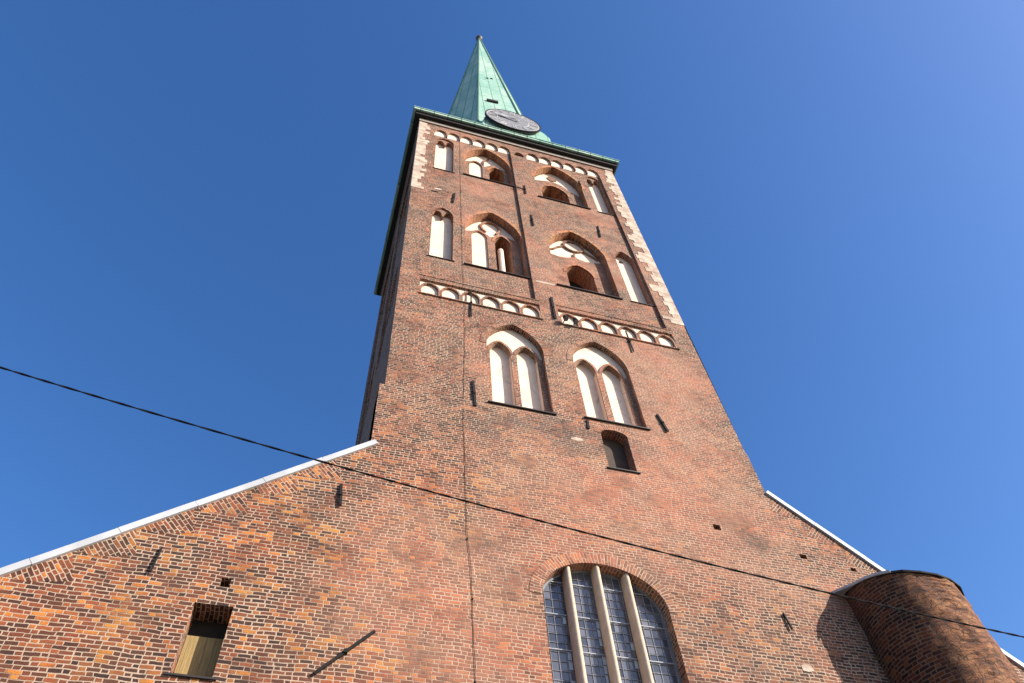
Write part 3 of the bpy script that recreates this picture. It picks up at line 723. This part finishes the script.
for (xa, za), (xb, zb) in (((-9, 5.45), (.78, 13.72)), ((20, 6.75), (11.62, 14.55))):
    m = MB()
    for dz in (0, -th): m.face([(xa, F+.86, za+dz), (xb, F+.86, zb+dz), (xb, 45, zb+dz), (xa, 45, za+dz)], [(0, 0)]*4)
    m.face([(xa, F+.86, za), (xa, 45, za), (xa, 45, za-th), (xa, F+.86, za-th)], [(0, 0)]*4)
    m.build('nave_roof', ROOFT, church)
m = MB(); m.face([(-9, F+.82, -1.6), (-9, 45, -1.6), (-9, 45, 5.4), (-9, F+.82, 5.4)], [(0, 0), (32, 0), (32, 7), (0, 7)]); m.build('nave_wall', BR, church)
m = MB(); m.face([(20, F+.82, -1.6), (20, 45, -1.6), (20, 45, 6.85), (20, F+.82, 6.85)], [(0, 0), (32, 0), (32, 8), (0, 8)]); m.build('nave_wall', BR, church)

TX, TY, TR = 13.68, 11.60, 1.265
def rimz(x, y): return 11.50-.15*(x-12.2)+.195*(y-12.0)
from mathutils import noise as NZ
m = MB(); NA, NV = 150, 150; grid = []
for j in range(NV+1):
    rw = []
    for i in range(NA):
        th_ = 2*math.pi*i/NA; x, y = math.cos(th_), math.sin(th_); zt = rimz(TX+x*TR, TY+y*TR)-.05
        z = -1.6+(zt+1.6)*(1-(1-j/NV)**1.9)
        p3 = Vector((x*TR*1.6, y*TR*1.6, z*1.6)); dr = .028*NZ.noise(p3*.8)+.014*NZ.noise(p3*2.6)
        # spalled flank: faces weathered away in slabs on the sunny side
        sp2 = max(0, min(1, (NZ.noise(Vector((x*2.2, y*2.2, z*1.1+5)))+.25)*3))*max(0, min(1, (x*.78-y*.62-.15)*3.5))
        dr -= .035*sp2*(1+.9*NZ.noise(Vector((x*2, y*2, z*9)))) ; dr += .02*sp2*NZ.noise(Vector((x*7, y*7, z*14)))
        R_ = TR+dr; rw.append(((TX+x*R_, TY+y*R_, z), (th_*TR, z)))
    grid.append(rw)
for j in range(NV):
    for i in range(NA):
        k = (i+1) % NA; uo = 2*math.pi*TR if k == 0 else 0
        q = [grid[j][i], grid[j][k], grid[j+1][k], grid[j+1][i]]
        m.face([p_[0] for p_ in q], [q[0][1], (q[1][1][0]+uo, q[1][1][1]), (q[2][1][0]+uo, q[2][1][1]), q[3][1]])
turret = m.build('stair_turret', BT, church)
m = MB(); n = 22; lo, hi, mi = [], [], []
for i in range(n):
    a = 2*math.pi*(i+.5)/n; R_ = TR+.035+random.uniform(-.012, .012); x, y = TX+R_*math.cos(a), TY+R_*math.sin(a); z = rimz(x, y)+random.uniform(-.015, .015)
    lo.append(Vector((x, y, z-.04))); hi.append(Vector((x, y, z+.01)))
ap = Vector((TX, TY+.3, rimz(TX, TY)+.42))
for i in range(n):
    j = (i+1) % n; m.face([lo[i], lo[j], hi[j], hi[i]], [(0, 0)]*4); m.face([hi[i], hi[j], ap], [(0, 0)]*3)
m.face(lo[::-1], [(0, 0)]*n); m.build('turret_roof', ZN, turret)
fl_ = MB(); fp = [(12.17, 11.97)]+[(TX+(TR+.055)*math.cos(a), TY+(TR+.055)*math.sin(a)) for a in (math.radians(q) for q in (186, 200, 213, 226))]
for a, b in zip(fp, fp[1:]): fl_.bar((a[0], a[1], rimz(*a)-.005), (b[0], b[1], rimz(*b)-.005), .03, .06, (0, 0, 1))
fq = fp+[(12.75, 11.97)]
for dz in (.0, -.03): fl_.face([(a, b, rimz(a, b)+dz) for a, b in fq][::1 if dz else -1], [(0, 0)]*len(fq))
fl_.build('flashing', CW, turret)

# ------------------------------------------------------------------ things fixed to or hung before the church
m = MB(); pts = [(2.98, 11.50, 40.9), (2.98, 11.52, 40.5), (3.0, 11.97, 39.9), (3.02, 11.98, 39.2), (3.02, 12.09, 38.9), (3.03, 12.095, 36), (3.05, 12.095, 31.65), (3.10, 12.095, 27), (3.13, 12.09, 23.2), (3.13, 11.96, 22.9), (3.16, 11.97, 21.9), (3.12, 11.985, 18.6), (3.09, 11.985, 16.5), (3.07, 11.955, 15.5), (3.09, 11.955, 13.4), (3.14, 11.955, 11.4), (3.2, 11.953, 10.4), (3.22, 11.955, 9.85), (3.25, 11.955, 8.06), (3.27, 11.955, 4), (3.27, 11.955, -1.5)]
fine = []
for a, b in zip(pts, pts[1:]):
    n = max(2, int(abs(a[2]-b[2])/.35))
    for k in range(n):
        p = Vector(a).lerp(Vector(b), k/n); fine.append(p+Vector((random.uniform(-.012, .012), random.uniform(-.006, .006), 0)))
fine.append(Vector(pts[-1]))
m.tube(fine, .005, 6); lc = m.build('lightning_conductor', BL)
tag(lc, 'thin dark lightning conductor running down the brick tower front left of the windows', 'cable')
for z in (31.6, 26.5, 21.9, 18.4, 15.5, 13.4, 11.4, 9.85, 8.06, 5, 2):
    p = min(fine, key=lambda q_: abs(q_.z-z)); c = MB(); c.bar((p.x, p.y-.012, p.z), (p.x, F+.11 if z > 23 else F+.02, p.z), .025, .025, (0, 0, 1)); c.build('clip', IR, lc)

# overhead service cable: two strands twisted together, strung along the street
def cz(x):                                                  # fits the slack of the cable
    return 9.771-.15625*x+.00319*x*x
m = MB(); A_, B_ = [], []; x = -34.0; sc_ = .5; ph = 0
while x < 42:
    near = -9 < x < 17; st_ = .10 if near else 1.0
    ph += st_*sc_/.40*2*math.pi*(1+.25*math.sin(x*.7)) if near else 0
    p = Vector((x*sc_, 9*sc_, cz(x)*sc_)); o_ = Vector((0, math.cos(ph), math.sin(ph)))*.0042
    A_.append(p+o_); B_.append(p-o_); x += st_
m.tube(A_, .006, 6); m.tube(B_, .006, 6); cb = m.build('overhead_cable', BL)
tag(cb, 'black twisted overhead cable sagging across the sky and the brick front', 'cable')

# pair of small floodlights under the right-hand frieze
def floodlight(x, z, lab):
    e = empty('floodlight'); e.location = (x, F, z); e.scale = (.8, .8, .8)
    b = MB(); b.bar((0, .09, .0), (0, -.22, .02), .035, .035, (0, 0, 1)); b.bar((-.05, .08, -.0), (.05, .08, .0), .12, .02); b.build('bracket', IR, e)
    h = MB(); h.tube([(0, -.20, .16), (0, -.22, .10), (0, -.24, -.02), (0, -.27, -.15)], [.05, .095, .105, .11], 14); h.build('lamp_housing', IR, e, True)
    g_ = MB(); g_.tube([(0, -.27, -.145), (0, -.273, -.158)], .092, 14); g_.build('lens', DI, e)
    return tag(e, lab, 'floodlight', 'floodlights under the right frieze')
floodlight(6.62, 21.83, 'small black floodlight at the left end of the right frieze, nearer the iron wall anchor')
floodlight(6.98, 21.80, 'small black floodlight in the first frieze arch, nearer the white arches to its right')

# ground
m = MB(); m.sheet(lambda x, y, d: (x, y, -1.6), 0, [(-700, -700), (700, -700), (700, 700), (-700, 700)]); gd = m.build('ground', GROUND); tag(gd, kind='structure')
m = MB(); m.box(-60, 60, 9.6, 11.9, -1.62, -1.48); pv = m.build('pavement', plain('pavement slabs', (.17, .16, .15), (.13, .12, .115), 1.5, .9, bump=.4), None); tag(pv, kind='structure')

for o in list(S.objects):
    if o.parent is None and o.type in {'MESH', 'EMPTY'}: o.location.z += ZO
